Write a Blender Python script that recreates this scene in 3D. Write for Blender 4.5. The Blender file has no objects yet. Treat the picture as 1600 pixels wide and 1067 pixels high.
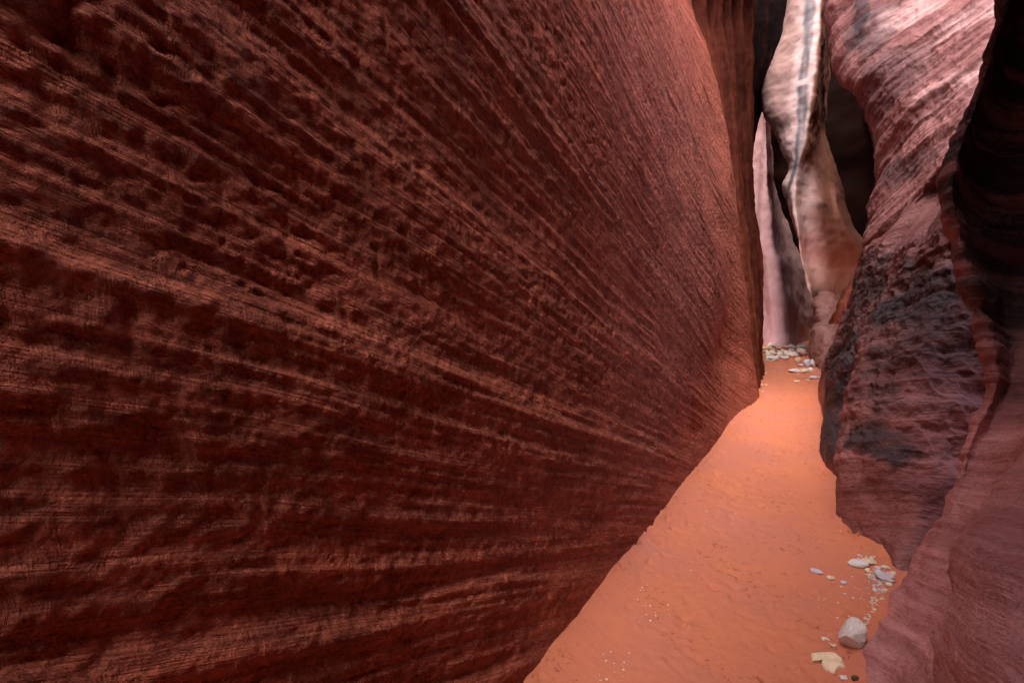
import bpy, math, random
import numpy as np

# ------------------------------------------------------------------ camera, sky, sun, exposure
sc = bpy.context.scene
col = sc.collection
CAM_H = 1.5
FPX, CX, CY = 760.0, 800.0, 533.5            # focal length and centre in photograph pixels
PITCH = math.atan((CY - 470.0) / FPX)
YAW = math.atan((1215.0 - CX) / FPX * math.cos(PITCH))
cam_d = bpy.data.cameras.new("camera")
cam = bpy.data.objects.new("camera", cam_d); col.objects.link(cam)
cam_d.sensor_width = 36.0; cam_d.lens = 36.0 * FPX / 1600.0
cam_d.clip_start = 0.02; cam_d.clip_end = 500.0
cam.location = (0, 0, CAM_H)
cam.rotation_euler = (math.pi / 2 - PITCH, 0, YAW)
sc.camera = cam

SUN_ELEV, SUN_AZ = math.radians(62), math.radians(194)     # azimuth clockwise from +Y
world = bpy.data.worlds.new("World"); sc.world = world; world.use_nodes = True
wn = world.node_tree; wn.nodes.clear()
sky = wn.nodes.new("ShaderNodeTexSky"); sky.sky_type = 'NISHITA'; sky.sun_disc = False
sky.sun_elevation = SUN_ELEV; sky.sun_rotation = SUN_AZ
sky.dust_density = 2.0
bg = wn.nodes.new("ShaderNodeBackground"); bg.inputs[1].default_value = 0.135
wo = wn.nodes.new("ShaderNodeOutputWorld")
wn.links.new(sky.outputs[0], bg.inputs[0]); wn.links.new(bg.outputs[0], wo.inputs[0])
sun_d = bpy.data.lights.new("sun", 'SUN'); sun_d.energy = 1.6; sun_d.angle = math.radians(60)
sun_d.color = (1.0, 0.92, 0.84)
sun = bpy.data.objects.new("sun", sun_d); col.objects.link(sun)
sun.location = (-3, -3, 20)
sun.rotation_euler = (math.pi / 2 - SUN_ELEV, 0, math.pi - SUN_AZ)

sc.view_settings.view_transform = 'Standard'
sc.view_settings.look = 'None'
sc.view_settings.exposure = 2.65
sc.view_settings.gamma = 1.0
try:
    sc.cycles.max_bounces = 10; sc.cycles.diffuse_bounces = 4
    sc.cycles.glossy_bounces = 2; sc.cycles.transmission_bounces = 0
    sc.cycles.use_denoising = True
    sc.cycles.use_adaptive_sampling = True
    sc.cycles.caustics_reflective = False; sc.cycles.caustics_refractive = False
except Exception:
    pass

# ------------------------------------------------------------------ helpers
_R = np.array([math.cos(YAW), math.sin(YAW), 0.0]); _FH = np.array([-math.sin(YAW), math.cos(YAW), 0.0])
_Z = np.array([0, 0, 1.0])
_FW = _FH * math.cos(PITCH) - _Z * math.sin(PITCH); _UP = _FH * math.sin(PITCH) + _Z * math.cos(PITCH)
CAMP = np.array([0, 0, CAM_H])

def ray(u, v): return _FW + _R * (u - CX) / FPX + _UP * (CY - v) / FPX
def at(u, v, y):
    d = ray(u, v); return CAMP + d * (y / d[1])
def ground(u, v, z=0.0):
    d = ray(u, v); return CAMP + d * ((z - CAM_H) / d[2])

_rng = np.random.RandomState(7)
_perm = _rng.permutation(256).astype(np.int32); _perm = np.concatenate([_perm, _perm, _perm])
_g = _rng.normal(size=(256, 3)).astype(np.float32); _g /= np.linalg.norm(_g, axis=1)[:, None]

def noise(x, y, z):
    """gradient noise, about -1..1"""
    x, y, z = np.broadcast_arrays(np.asarray(x, np.float32), np.asarray(y, np.float32), np.asarray(z, np.float32))
    xf, yf, zf = np.floor(x), np.floor(y), np.floor(z)
    xi, yi, zi = xf.astype(np.int32) & 255, yf.astype(np.int32) & 255, zf.astype(np.int32) & 255
    x, y, z = x - xf, y - yf, z - zf
    u, v, w = (t * t * t * (t * (t * 6 - 15) + 10) for t in (x, y, z))
    out = 0
    for dx in (0, 1):
        a = _perm[xi + dx]; wx = u if dx else 1 - u
        for dy in (0, 1):
            b = _perm[a + yi + dy]; wy = v if dy else 1 - v
            for dz in (0, 1):
                g = _g[_perm[b + zi + dz]]; wz = w if dz else 1 - w
                out = out + wx * wy * wz * (g[..., 0] * (x - dx) + g[..., 1] * (y - dy) + g[..., 2] * (z - dz))
    return out * 1.6

def fbm(x, y, z, oct=4, gain=0.5):
    s, a = 0, 1.0
    for i in range(oct):
        s = s + a * noise(x + 13.7 * i, y + 5.1 * i, z - 9.3 * i)
        x, y, z = x * 2.03, y * 2.03, z * 2.03; a *= gain
    return s

def sstep(a, b, x):
    t = np.clip((x - a) / (b - a), 0, 1); return t * t * (3 - 2 * t)

def crom(P, t):
    """centripetal Catmull-Rom through P (N,...,3) sampled at index parameters t"""
    N = len(P)
    d = np.sqrt(np.maximum(np.linalg.norm(np.diff(P, axis=0), axis=-1), 1e-4))
    if d.ndim > 1: d = d.reshape(N - 1, -1).mean(axis=1)
    k = np.concatenate([[0], np.cumsum(d)])
    m = np.zeros_like(P)
    for i in range(N):
        if i == 0: m[i] = (P[1] - P[0]) / d[0]
        elif i == N - 1: m[i] = (P[-1] - P[-2]) / d[-1]
        else:
            a, b = (P[i] - P[i-1]) / d[i-1], (P[i+1] - P[i]) / d[i]
            m[i] = (a * d[i] + b * d[i-1]) / (d[i] + d[i-1])
    i = np.clip(np.floor(t).astype(int), 0, N - 2); f = t - i
    h = d[i]
    sh = (-1,) + (1,) * (P.ndim - 1)
    f, h = f.reshape(sh), h.reshape(sh)
    f2, f3 = f * f, f * f * f
    return ((2*f3 - 3*f2 + 1) * P[i] + (f3 - 2*f2 + f) * h * m[i] + (-2*f3 + 3*f2) * P[i+1] + (f3 - f2) * h * m[i+1])

def loft(rails, cols, rows):
    """rails: K lists of N world points; cols / rows: samples per segment (int or list)"""
    P = np.array(rails, float)                      # K,N,3
    K, N = P.shape[:2]
    def samp(n, c):
        if isinstance(c, int): c = [c] * (n - 1)
        return np.concatenate([i + np.arange(c[i]) / c[i] for i in range(n - 1)] + [[n - 1.0]])
    tr, tc = samp(N, rows), samp(K, cols)
    A = np.stack([crom(P[k], tr) for k in range(K)])    # K,R,3
    return crom(A, tc)                                   # C,R,3

def normals(G):
    du = np.gradient(G, axis=0); dv = np.gradient(G, axis=1)
    n = np.cross(du, dv); n /= np.maximum(np.linalg.norm(n, axis=-1), 1e-9)[..., None]
    return n

def tag(o, label, cat, group=None, kind=None):
    if label: o['label'] = label
    if cat: o['category'] = cat
    if group: o['group'] = group
    o['kind'] = kind or 'thing'
    return o

def grid_object(name, G, mat, attrs=None, flip=False, closed=False):
    C_, R_ = G.shape[:2]
    base = G.reshape(-1, 3); org = np.array([base[:, 0].mean(), base[:, 1].mean(), base[:, 2].min()])
    V = (base - org).astype(np.float32)
    idx = np.arange(C_ * R_).reshape(C_, R_)
    a, b, c, d = idx[:-1, :-1], idx[1:, :-1], idx[1:, 1:], idx[:-1, 1:]
    q = np.stack([a, b, c, d] if not flip else [a, d, c, b], -1).reshape(-1, 4).astype(np.int32)
    me = bpy.data.meshes.new(name)
    me.vertices.add(len(V)); me.vertices.foreach_set("co", V.ravel())
    me.loops.add(q.size); me.loops.foreach_set("vertex_index", q.ravel())
    me.polygons.add(len(q)); me.polygons.foreach_set("loop_start", np.arange(0, q.size, 4, dtype=np.int32))
    me.polygons.foreach_set("loop_total", np.full(len(q), 4, np.int32))
    me.polygons.foreach_set("use_smooth", np.ones(len(q), bool))
    me.update(calc_edges=True)
    for k, v in (attrs or {}).items():
        at_ = me.attributes.new(k, 'FLOAT', 'POINT'); at_.data.foreach_set("value", np.ascontiguousarray(v.ravel(), np.float32))
    me.materials.append(mat)
    o = bpy.data.objects.new(name, me); o.location = org; col.objects.link(o)
    return o

# ------------------------------------------------------------------ materials
def sandstone(name, light, dark, bed=(0, 0.36, 0.93), stripe=14.0, stretch=0.07, fine=60.0, bump=0.5, bdist=0.02,
              pale=None, pale_amt=0.0, varnish_shade=(0.042, 0.028, 0.031), rough=0.65, spec=0.16, contrast=1.0, pits=0.0, seed=0.0, hatch=0.0):
    """layered rock: colour bands and relief follow bedding planes whose normal is `bed`"""
    m = bpy.data.materials.new(name); m.use_nodes = True
    nt = m.node_tree; nd = nt.nodes; lk = nt.links
    bs = nd["Principled BSDF"]; bs.inputs["Roughness"].default_value = rough
    bs.inputs["Specular IOR Level"].default_value = spec
    def n(t, **kw):
        x = nd.new(t)
        for k, v in kw.items(): setattr(x, k, v)
        return x
    def math_(op, a, b=None, c=None):
        x = n("ShaderNodeMath", operation=op)
        for i, v in enumerate((a, b, c)):
            if v is None: continue
            if isinstance(v, (int, float)): x.inputs[i].default_value = v
            else: lk.new(v, x.inputs[i])
        return x.outputs[0]
    def dot(vec, v):
        x = n("ShaderNodeVectorMath", operation='DOT_PRODUCT'); lk.new(vec, x.inputs[0]); x.inputs[1].default_value = v
        return x.outputs["Value"]
    def noise_(vec, scale, detail=4, rough_=0.55, dist=0.0):
        x = n("ShaderNodeTexNoise"); lk.new(vec, x.inputs["Vector"])
        x.inputs["Scale"].default_value = scale; x.inputs["Detail"].default_value = detail
        x.inputs["Roughness"].default_value = rough_; x.inputs["Distortion"].default_value = dist
        return x.outputs["Fac"]
    def ramp(f, a, b, lo=0.0, hi=1.0):
        x = n("ShaderNodeMapRange"); lk.new(f, x.inputs[0])
        for i, v in enumerate((a, b, lo, hi)): x.inputs[i + 1].default_value = v
        return x.outputs[0]
    def mix(f, a, b, typ='MIX'):
        x = n("ShaderNodeMix", data_type='RGBA', blend_type=typ)
        if isinstance(f, (int, float)): x.inputs[0].default_value = f
        else: lk.new(f, x.inputs[0])
        for i, v in ((6, a), (7, b)):
            if isinstance(v, tuple): x.inputs[i].default_value = (*v, 1)
            else: lk.new(v, x.inputs[i])
        return x.outputs[2]
    geo = n("ShaderNodeNewGeometry"); pos = geo.outputs["Position"]
    B = np.array(bed, float); B /= np.linalg.norm(B)
    t1 = np.cross(B, [1, 0, 0]) if abs(B[0]) < 0.8 else np.cross(B, [0, 1, 0]); t1 /= np.linalg.norm(t1); t2 = np.cross(B, t1)
    s0 = dot(pos, tuple(B)); a0 = dot(pos, tuple(t1)); b0 = dot(pos, tuple(t2))
    low = noise_(pos, 0.9, 1 if hatch else 3)
    s = math_('MULTIPLY_ADD', low, 0.10 if hatch else 0.22, s0)
    a0 = math_('MULTIPLY_ADD', s, 0.4, math_('MULTIPLY_ADD', noise_(pos, 2.1, 3), 0.5, a0)); b0 = math_('ADD', b0, 0.37)
    cx = n("ShaderNodeCombineXYZ"); lk.new(s, cx.inputs[0])
    lk.new(math_('MULTIPLY', a0, stretch), cx.inputs[1]); lk.new(math_('MULTIPLY', b0, stretch), cx.inputs[2])
    sv = cx.outputs[0]
    cx2 = n("ShaderNodeCombineXYZ"); lk.new(s, cx2.inputs[0])
    lk.new(math_('MULTIPLY', a0, stretch * 3.5), cx2.inputs[1]); lk.new(math_('MULTIPLY', b0, stretch * 3.5), cx2.inputs[2])
    sv2 = cx2.outputs[0]
    band = noise_(sv, stripe * 0.35, 6, 0.65)
    thin = noise_(sv, stripe * 2.2, 4, 0.6)
    blotch = noise_(pos, 3.1, 5, 0.6, 0.3)
    grain = noise_(pos, fine, 5, 0.7)
    clump = noise_(sv2, stripe * 0.8, 6, 0.68)
    f = math_('ADD', math_('MULTIPLY', band, 0.42), math_('MULTIPLY', clump, 0.34))
    f = math_('ADD', f, math_('MULTIPLY', thin, 0.12)); f = math_('ADD', f, math_('MULTIPLY', blotch, 0.12))
    if hatch > 0:
        f = math_('ADD', math_('MULTIPLY', band, 0.14), math_('MULTIPLY', clump, 0.22))
        f = math_('ADD', f, math_('MULTIPLY', thin, 0.32)); f = math_('ADD', f, math_('MULTIPLY', noise_(pos, 34, 6, 0.72), 0.32))
    f = ramp(f, 0.5 - 0.17 / contrast, 0.5 + 0.17 / contrast)
    c = mix(f, dark, light)
    if pale is not None:
        pm = ramp(noise_(sv, stripe * 0.22 + 0.3, 5, 0.6), 0.52, 0.68)
        pm = math_('MULTIPLY', pm, ramp(noise_(pos, 1.7, 4), 0.42, 0.62))
        c = mix(math_('MULTIPLY', pm, pale_amt), c, pale)
    g = ramp(grain, 0.25, 0.75, 0.62 if hatch else 0.78, 1.38 if hatch else 1.2)
    gc = n("ShaderNodeCombineColor")
    for i in range(3): lk.new(g, gc.inputs[i])
    c = mix(1.0, c, gc.outputs[0], 'MULTIPLY')
    at1 = n("ShaderNodeAttribute", attribute_name="varnish_shade")  # dark stains; on the folds and near wall it also paints shade
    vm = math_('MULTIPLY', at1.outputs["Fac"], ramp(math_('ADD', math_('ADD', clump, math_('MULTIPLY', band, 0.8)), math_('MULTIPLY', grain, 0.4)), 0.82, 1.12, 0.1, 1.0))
    c = mix(vm, c, varnish_shade)
    at2 = n("ShaderNodeAttribute", attribute_name="bleach_lit")  # pale patches; on the fin its lit side is painted in
    c = mix(math_('MULTIPLY', at2.outputs["Fac"], ramp(clump, 0.3, 0.6, 0.85, 1.0)), c, (0.90, 0.60, 0.57))
    at3 = n("ShaderNodeAttribute", attribute_name="greystreak")
    c = mix(at3.outputs["Fac"], c, (0.13, 0.135, 0.16))
    lk.new(c, bs.inputs["Base Color"])
    h = math_('ADD', math_('MULTIPLY', thin, 0.3 if hatch else 0.5), math_('MULTIPLY', clump, 0.6 if hatch else 0.9))
    h = math_('ADD', h, math_('MULTIPLY', grain, 0.35))
    h = math_('ADD', h, math_('MULTIPLY', noise_(pos, fine * 0.35, 5, 0.65), 0.7))
    if hatch > 0:                                   # short steep runnels across the bedding
        cx3 = n("ShaderNodeCombineXYZ"); lk.new(math_('MULTIPLY', s, 0.22), cx3.inputs[0])
        lk.new(math_('MULTIPLY_ADD', s, 0.35, a0), cx3.inputs[1]); lk.new(math_('MULTIPLY', b0, 0.3), cx3.inputs[2])
        h = math_('ADD', h, math_('MULTIPLY', noise_(cx3.outputs[0], 34, 5, 0.66), 1.5 * hatch))
        cells = []
        for ks, ka, am in ((15, 3.2, 1.2), (38, 9.0, 0.9)):         # flaked-off shingles between bedding planes
            cv = n("ShaderNodeCombineXYZ"); lk.new(math_('MULTIPLY_ADD', clump, 0.5, math_('MULTIPLY', s, ks)), cv.inputs[0])
            lk.new(math_('MULTIPLY_ADD', blotch, 1.5, math_('MULTIPLY', math_('MULTIPLY_ADD', s, 0.35, a0), ka)), cv.inputs[1])
            vo2 = n("ShaderNodeTexVoronoi", distance='CHEBYCHEV', voronoi_dimensions='2D'); lk.new(cv.outputs[0], vo2.inputs["Vector"]); vo2.inputs["Scale"].default_value = 1.0
            sx = n("ShaderNodeSeparateColor"); lk.new(vo2.outputs["Color"], sx.inputs[0])
            h = math_('ADD', h, math_('MULTIPLY', sx.outputs[0], am * hatch)); cells.append(sx.outputs[1])
        tint = ramp(math_('ADD', math_('MULTIPLY', cells[0], 0.5), math_('MULTIPLY', cells[1], 0.5)), 0.2, 0.8, 0.78, 1.2)
        tc_ = n("ShaderNodeCombineColor")
        for i in range(3): lk.new(tint, tc_.inputs[i])
        lk.new(mix(1.0, c, tc_.outputs[0], 'MULTIPLY'), bs.inputs["Base Color"])
        xl = n("ShaderNodeCombineXYZ"); lk.new(s, xl.inputs[0]); lk.new(math_('MULTIPLY', a0, 0.012), xl.inputs[1])
        h = math_('ADD', h, math_('MULTIPLY', noise_(xl.outputs[0], stripe * 5.5, 3, 0.6), 0.6 * hatch))
    if pits > 0:
        vo = n("ShaderNodeTexVoronoi"); lk.new(pos, vo.inputs["Vector"]); vo.inputs["Scale"].default_value = 22
        pit = math_('MULTIPLY', ramp(vo.outputs["Distance"], 0.12, 0.4, -1.0, 0.0), ramp(blotch, 0.45, 0.6))
        h = math_('ADD', h, math_('MULTIPLY', pit, pits))
    bp = n("ShaderNodeBump"); bp.inputs["Strength"].default_value = bump; bp.inputs["Distance"].default_value = bdist
    lk.new(h, bp.inputs["Height"]); lk.new(bp.outputs[0], bs.inputs["Normal"])
    return m

M_left = sandstone("layered_red_sandstone", (0.50, 0.150, 0.097), (0.23, 0.046, 0.022), bed=(0, 0.36, 0.93), stripe=20, stretch=0.035, fine=70,
                   bump=1.0, bdist=0.022, contrast=0.8, pits=0.6, hatch=1.0, spec=0.08)
M_flute = sandstone("fluted_sandstone", (0.17, 0.052, 0.026), (0.06, 0.017, 0.009), bed=(0, 0.36, 0.93), stripe=5, fine=30, bump=0.4)
M_streak = sandstone("vertically_streaked_sandstone", (0.16, 0.038, 0.020), (0.03, 0.007, 0.005), bed=(0.25, 1, 0), spec=0.03, rough=0.8, varnish_shade=(0.010, 0.007, 0.007), stripe=11, stretch=0.03, fine=30, bump=0.8, contrast=1.6)  # near-black tint is painted shade for the far recess
M_foot = sandstone("smooth_brown_sandstone", (0.38, 0.19, 0.16), (0.26, 0.105, 0.08), bed=(0.3, 0.0, 1), stripe=4, fine=22, bump=0.6, bdist=0.04, contrast=1.0)
M_blade = sandstone("orange_sandstone", (0.30, 0.085, 0.04), (0.12, 0.032, 0.018), bed=(0.6, 0.0, 1), stripe=7, fine=22, bump=0.8, bdist=0.04)
M_dark = sandstone("shade_dark_rock", (0.022, 0.008, 0.006), (0.010, 0.004, 0.003), stripe=5, fine=22, bump=0.4, spec=0.02)  # near-black base colour stands in for the chasm's deep shade
M_pale = sandstone("pale_pink_sandstone", (0.36, 0.15, 0.10), (0.24, 0.085, 0.055), bed=(0.1, 0.0, 1), stripe=6, fine=26, bump=0.45, bdist=0.02,
                   contrast=0.6)
M_lilac = sandstone("smooth_lilac_sandstone", (0.60, 0.37, 0.37), (0.48, 0.27, 0.255), bed=(0.3, 0.0, 1), stripe=3, fine=20, bump=0.2, contrast=0.6)
M_right = sandstone("pink_bedded_sandstone", (0.30, 0.134, 0.126), (0.10, 0.035, 0.034), bed=(-0.12, 0.36, 0.93), stripe=12, stretch=0.045, fine=34, bump=0.9, bdist=0.03,
                    pale=(0.34, 0.24, 0.27), pale_amt=0.5, contrast=1.0)
M_stain = sandstone("stained_sandstone", (0.38, 0.140, 0.128), (0.10, 0.025, 0.022), bed=(-0.1, 0.36, 0.93), stripe=13, stretch=0.06, fine=40, bump=1.0, bdist=0.035, contrast=1.25,
                    pale=(0.40, 0.25, 0.23), pale_amt=0.4)
M_near = sandstone("purple_brown_sandstone", (0.70, 0.33, 0.325), (0.24, 0.07, 0.065), bed=(0.05, 0.36, 0.93), stripe=17, stretch=0.03, fine=60, bump=1.0, bdist=0.025, contrast=1.25,
                   pale=(0.42, 0.23, 0.21), pale_amt=0.5)

def strata(P, bed, fs, amps, stretch=0.07, warp=0.06):
    """relief that follows bedding planes"""
    B = np.array(bed, float); B /= np.linalg.norm(B)
    t1 = np.cross(B, [1, 0, 0]) if abs(B[0]) < 0.8 else np.cross(B, [0, 1, 0]); t1 /= np.linalg.norm(t1); t2 = np.cross(B, t1)
    s, a, b = P @ B, P @ t1, P @ t2
    s = s + warp * fbm(P[..., 0] * 0.9, P[..., 1] * 0.9, P[..., 2] * 0.9, 2)
    out = 0
    for f, am in zip(fs, amps):
        n = noise(s * f, a * f * stretch, b * f * stretch + 3.3 * f)
        out = out + am * np.clip(n * 1.6, -1, 1)
    return out

def rough(P, f, oct=5, gain=0.5): return fbm(P[..., 0] * f, P[..., 1] * f, P[..., 2] * f, oct, gain)

def spots(P, lst):
    """soft patch mask: each (point, radii, strength)"""
    m = np.zeros(P.shape[:2])
    for c, r, k in lst:
        d = np.sqrt((((P - np.array(c)) / np.array(r)) ** 2).sum(-1))
        d = d + 0.35 * rough(P, 2.2 / max(min(r), 0.05) * 0.4, 4)
        m = np.maximum(m, k * (1 - sstep(0.6, 1.1, d)))
    return m

def up(pts, *ext):
    """world rail from (u, v, y) tuples; ext are extra world points"""
    return [at(*p) for p in pts] + [np.array(e, float) for e in ext]

# ------------------------------------------------------------------ the big left wall
edge = up([(1186, 628, 8.46), (1178, 560, 8.5), (1171, 500, 8.5), (1160, 430, 8.4), (1147, 320, 8.3), (1122, 140, 8.2), (1075, 0, 8.1)])
edge = np.array(edge); edge[0, 2] = -0.15
ez = edge[:, 2]
ZS = np.array([-0.15, 0.35, 0.8, 1.3, 1.9, 2.6, 3.6, 5.0, ez[-1], 9.5, 13.0])
def edge_x(z):
    x = np.interp(z, ez, edge[:, 0])
    return np.where(z > ez[-1], edge[-1, 0] - 0.30 * (z - ez[-1]), x)
def edge_y(z): return np.interp(z, ez, edge[:, 1])
ybase = [(-6, -1.25), (-2, -1.12), (0.0, -1.02), (0.8, -0.92), (1.6, -0.80), (2.67, -0.70), (3.8, -0.61), (4.9, -0.53), (5.75, -0.44), (7.0, -0.33)]
rails = []
for y, xb in ybase:
    w = float(np.interp(y, [-2, 1, 4, 8], [0.6, 0.7, 0.9, 1.0]))
    r = []
    for z in ZS:
        x = xb + w * (edge_x(z) - edge_x(0.0))
        if y > 5.5: x -= (0.08 if y < 6.5 else 0.20) * math.exp(-((z - 0.8) / 0.6) ** 2)
        r.append((x, y, z))
    rails.append(r)
lean_in = lambda z: 0.45 * max(0.0, z - ez[-1] - 0.4)  # unseen wall top leans in, shaped to cut the light below
rails[-1] = [(x + lean_in(z), y, z) for x, y, z in rails[-1]]
rails.append([(edge_x(z) + lean_in(z), edge_y(z), z) for z in ZS])
rails.append([(edge_x(z) - 0.45 + lean_in(z), edge_y(z) + 0.35, z) for z in ZS])
rails.append([(edge_x(z) - 1.3, edge_y(z) + 0.5, z) for z in ZS])
G = loft(rails, [20, 120, 170, 150, 130, 90, 75, 60, 60, 70, 30, 10], [70, 65, 70, 85, 90, 100, 90, 80, 20, 12])
Nn = normals(G)
if Nn[300, 300, 0] < 0: Nn = -Nn
P = G
bedL = (0, 0.36, 0.93)
sL = P @ (np.array(bedL) / np.linalg.norm(bedL))
near = sstep(7.5, 2.0, P[..., 1])
d = 0.04 * rough(P, 0.6, 3)
patch = 0.5 + 0.9 * np.clip(rough(P, 1.3, 3) + 0.15, 0, 1)
d += patch * strata(P, bedL, (4, 9, 21, 40, 80), (0.008, 0.006, 0.0065, 0.004, 0.002), 0.03, 0.02)
d += 0.0048 * rough(P * np.array([1, 0.6, 1]), 20, 4, 0.6) * (0.6 + 0.4 * patch)
pit = np.clip(noise(P[..., 0] * 27, P[..., 1] * 22, P[..., 2] * 29) - 0.3, 0, 1)
d -= 0.03 * pit * sstep(-0.2, 0.35, rough(P, 1.1, 2)) * sstep(1.0, 2.4, sL)
aL = P[..., 1] * 0.93 - P[..., 2] * 0.36
aS = aL + 0.35 * sL
run = 0.35 + 0.65 * sstep(0.9, 3.0, P[..., 1])
d += 0.005 * noise(aS * 15 + 0.5 * noise(sL * 5, aL * 2, 0), sL * 3.2, 7.7) * run * (0.35 + sstep(2.6, 1.2, sL))
d += 0.0045 * noise(aS * 34 + 0.5 * noise(sL * 7, aL * 3, 0), sL * 6.5, 17.7) * run * (0.5 + 0.5 * patch)
d -= 0.010 * np.clip(noise(aS * 24, sL * 8, 27.7) - 0.3, 0, 1)
# ledges: a sawtooth shelf where a harder bed sticks out
wob = 0.05 * rough(P, 0.7, 3) + 0.012 * rough(P, 5, 3)
for s0, h, am in ((0.62, 0.26, 0.040), (0.92, 0.20, 0.018), (1.45, 0.2, 0.012), (1.62, 0.24, 0.018), (2.25, 0.2, 0.014), (3.0, 0.25, 0.018)):
    q = (sL + wob - s0) / h
    d += am * np.where(q < 0, np.exp(-(q * 1.3) ** 2), np.exp(-(q * 9) ** 2)) * near
d *= 0.25 + 0.75 * sstep(0.0, 0.35, P[..., 2])
G = G + Nn * d[..., None]
o = grid_object("rock_wall", G, M_left)
tag(o, "huge dark red-brown wall of fine slanting layers filling the left of the picture", "rock wall")

# ------------------------------------------------------------------ fluted folds beyond the left wall's edge
def fold(name, rails, cols, rows, mat, disp, label, cat, attrs=None, toward=None):
    G = loft(rails, cols, rows); Nn = normals(G)
    if toward is None: toward = np.array([0.0, 0.0, 2.0])
    c = G[G.shape[0] // 2, G.shape[1] // 3]
    flip = (Nn * (np.array(toward) - G)).sum(-1).mean() < 0
    if flip: Nn = -Nn
    d = disp(G)
    G2 = G + Nn * d[..., None]
    o = grid_object(name, G2, mat, {k: f(G2) for k, f in (attrs or {}).items()}, flip=bool(flip))
    return tag(o, label, cat)

def flute(us, y, back):
    return us, y, back
# ridges (u at rows v) and grooves, alternating, each deeper along the passage
FV = [640, 560, 480, 400, 300, 180, 90, 0]
fr = []
def frail(us, y, dx=0.0, lift=0.6):
    pts = [at(u, v, y) for u, v in zip(us, FV)]
    for p in pts: p[0] += dx
    pts[0][2] = -0.2
    e = pts[-1]; ov = 0.8 if y < 13 else -0.2  # unseen tops shaped for light: near folds overhang, far ones lean back
    pts += [np.array([e[0] + 0.5 * ov, e[1], e[2] + 1.2]), np.array([e[0] + 1.0 * ov, e[1], 14.0])]
    return pts
ridges = [
    (frail([1183, 1176, 1168, 1158, 1142, 1120, 1098, 1070], 9.0, -0.6)),
    (frail([1187, 1182, 1176, 1166, 1152, 1136, 1122, 1104], 9.3, -0.02)),
    (frail([1187, 1180, 1172, 1160, 1148, 1134, 1122, 1108], 9.6, -0.6)),
    (frail([1189, 1186, 1180, 1170, 1158, 1149, 1139, 1130], 9.9, -0.02)),
    (frail([1188, 1182, 1174, 1164, 1156, 1146, 1137, 1128], 10.2, -0.6)),
    (frail([1190, 1188, 1184, 1172, 1164, 1160, 1153, 1146], 10.5, -0.02)),
    (frail([1189, 1183, 1176, 1165, 1160, 1156, 1150, 1142], 10.8, -0.6)),
    (frail([1191, 1190, 1189, 1182, 1172, 1170, 1166, 1162], 11.1, -0.02)),
    (frail([1189, 1184, 1180, 1172, 1166, 1163, 1160, 1156], 11.5, -0.7)),
    (frail([1192, 1191, 1192, 1190, 1176, 1178, 1178, 1180], 11.9, -0.02)),
    (frail([1189, 1186, 1184, 1180, 1168, 1166, 1168, 1174], 12.4, -0.5)),
    (frail([1184, 1182, 1178, 1172, 1162, 1160, 1165, 1178], 13.4, -0.8)),
    (frail([1186, 1185, 1182, 1176, 1168, 1168, 1180, 1196], 14.8, -0.5)),
    (frail([1186, 1185, 1182, 1176, 1172, 1186, 1238, 1252], 17.2, 0)),
]
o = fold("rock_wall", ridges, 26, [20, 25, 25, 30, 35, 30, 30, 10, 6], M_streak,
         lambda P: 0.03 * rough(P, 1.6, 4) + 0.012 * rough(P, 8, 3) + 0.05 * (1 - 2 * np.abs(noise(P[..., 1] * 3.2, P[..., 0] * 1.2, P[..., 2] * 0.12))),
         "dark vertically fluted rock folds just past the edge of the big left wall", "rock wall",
         {"varnish_shade": lambda P: sstep(12.6, 13.2, P[..., 1]) * sstep(4.0, 5.5, P[..., 2] + 0.5 * rough(P, 1.0, 3))})  # upper far recess darkened in the colour as painted shade

# ------------------------------------------------------------------ lilac column at the end of the passage
CV = [545, 480, 415, 385, 340, 305, 270, 235, 205, 172]
def crail(us, y, top=(0, 0)):
    ys = y if isinstance(y, (list, tuple)) else [y] * len(CV)
    pts = [at(u, v, yy) for u, v, yy in zip(us, CV, ys)]
    pts[0][2] = -0.3
    e = pts[-1]
    return pts + [np.array([e[0], e[1] + 0.8, e[2] + 0.25])]
crails = [
    crail([1120, 1120, 1120, 1120, 1120, 1120, 1120, 1120, 1120, 1120], 20.5),
    crail([1185, 1190, 1186, 1176, 1180, 1184, 1186, 1187, 1190, 1192], 19.6),
    crail([1196, 1200, 1192, 1179, 1184, 1186, 1187, 1188, 1190, 1193], 18.8),
    crail([1208, 1208, 1202, 1192, 1192, 1192, 1193, 1194, 1194, 1194], 18.45),
    crail([1226, 1222, 1214, 1206, 1204, 1200, 1199, 1198, 1197, 1196], 18.4),
    crail([1245, 1238, 1226, 1217, 1212, 1207, 1205, 1203, 1201, 1199], 19.3),
    crail([1262, 1250, 1236, 1226, 1216, 1210, 1207, 1205, 1203, 1201], 21.0),
    crail([1285, 1270, 1255, 1240, 1225, 1216, 1212, 1210, 1207, 1205], 23.0),
    crail([1320, 1310, 1300, 1290, 1280, 1275, 1275, 1275, 1280, 1290], 25.0),
]
o = fold("rock_column", crails, 24, [22, 22, 14, 18, 16, 18, 18, 16, 16, 8], M_lilac,
         lambda P: 0.06 * rough(P, 0.9, 3) + 0.012 * rough(P, 5, 3),
         "smooth pale lilac rock column standing at the far end of the sandy path", "rock column")

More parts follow.
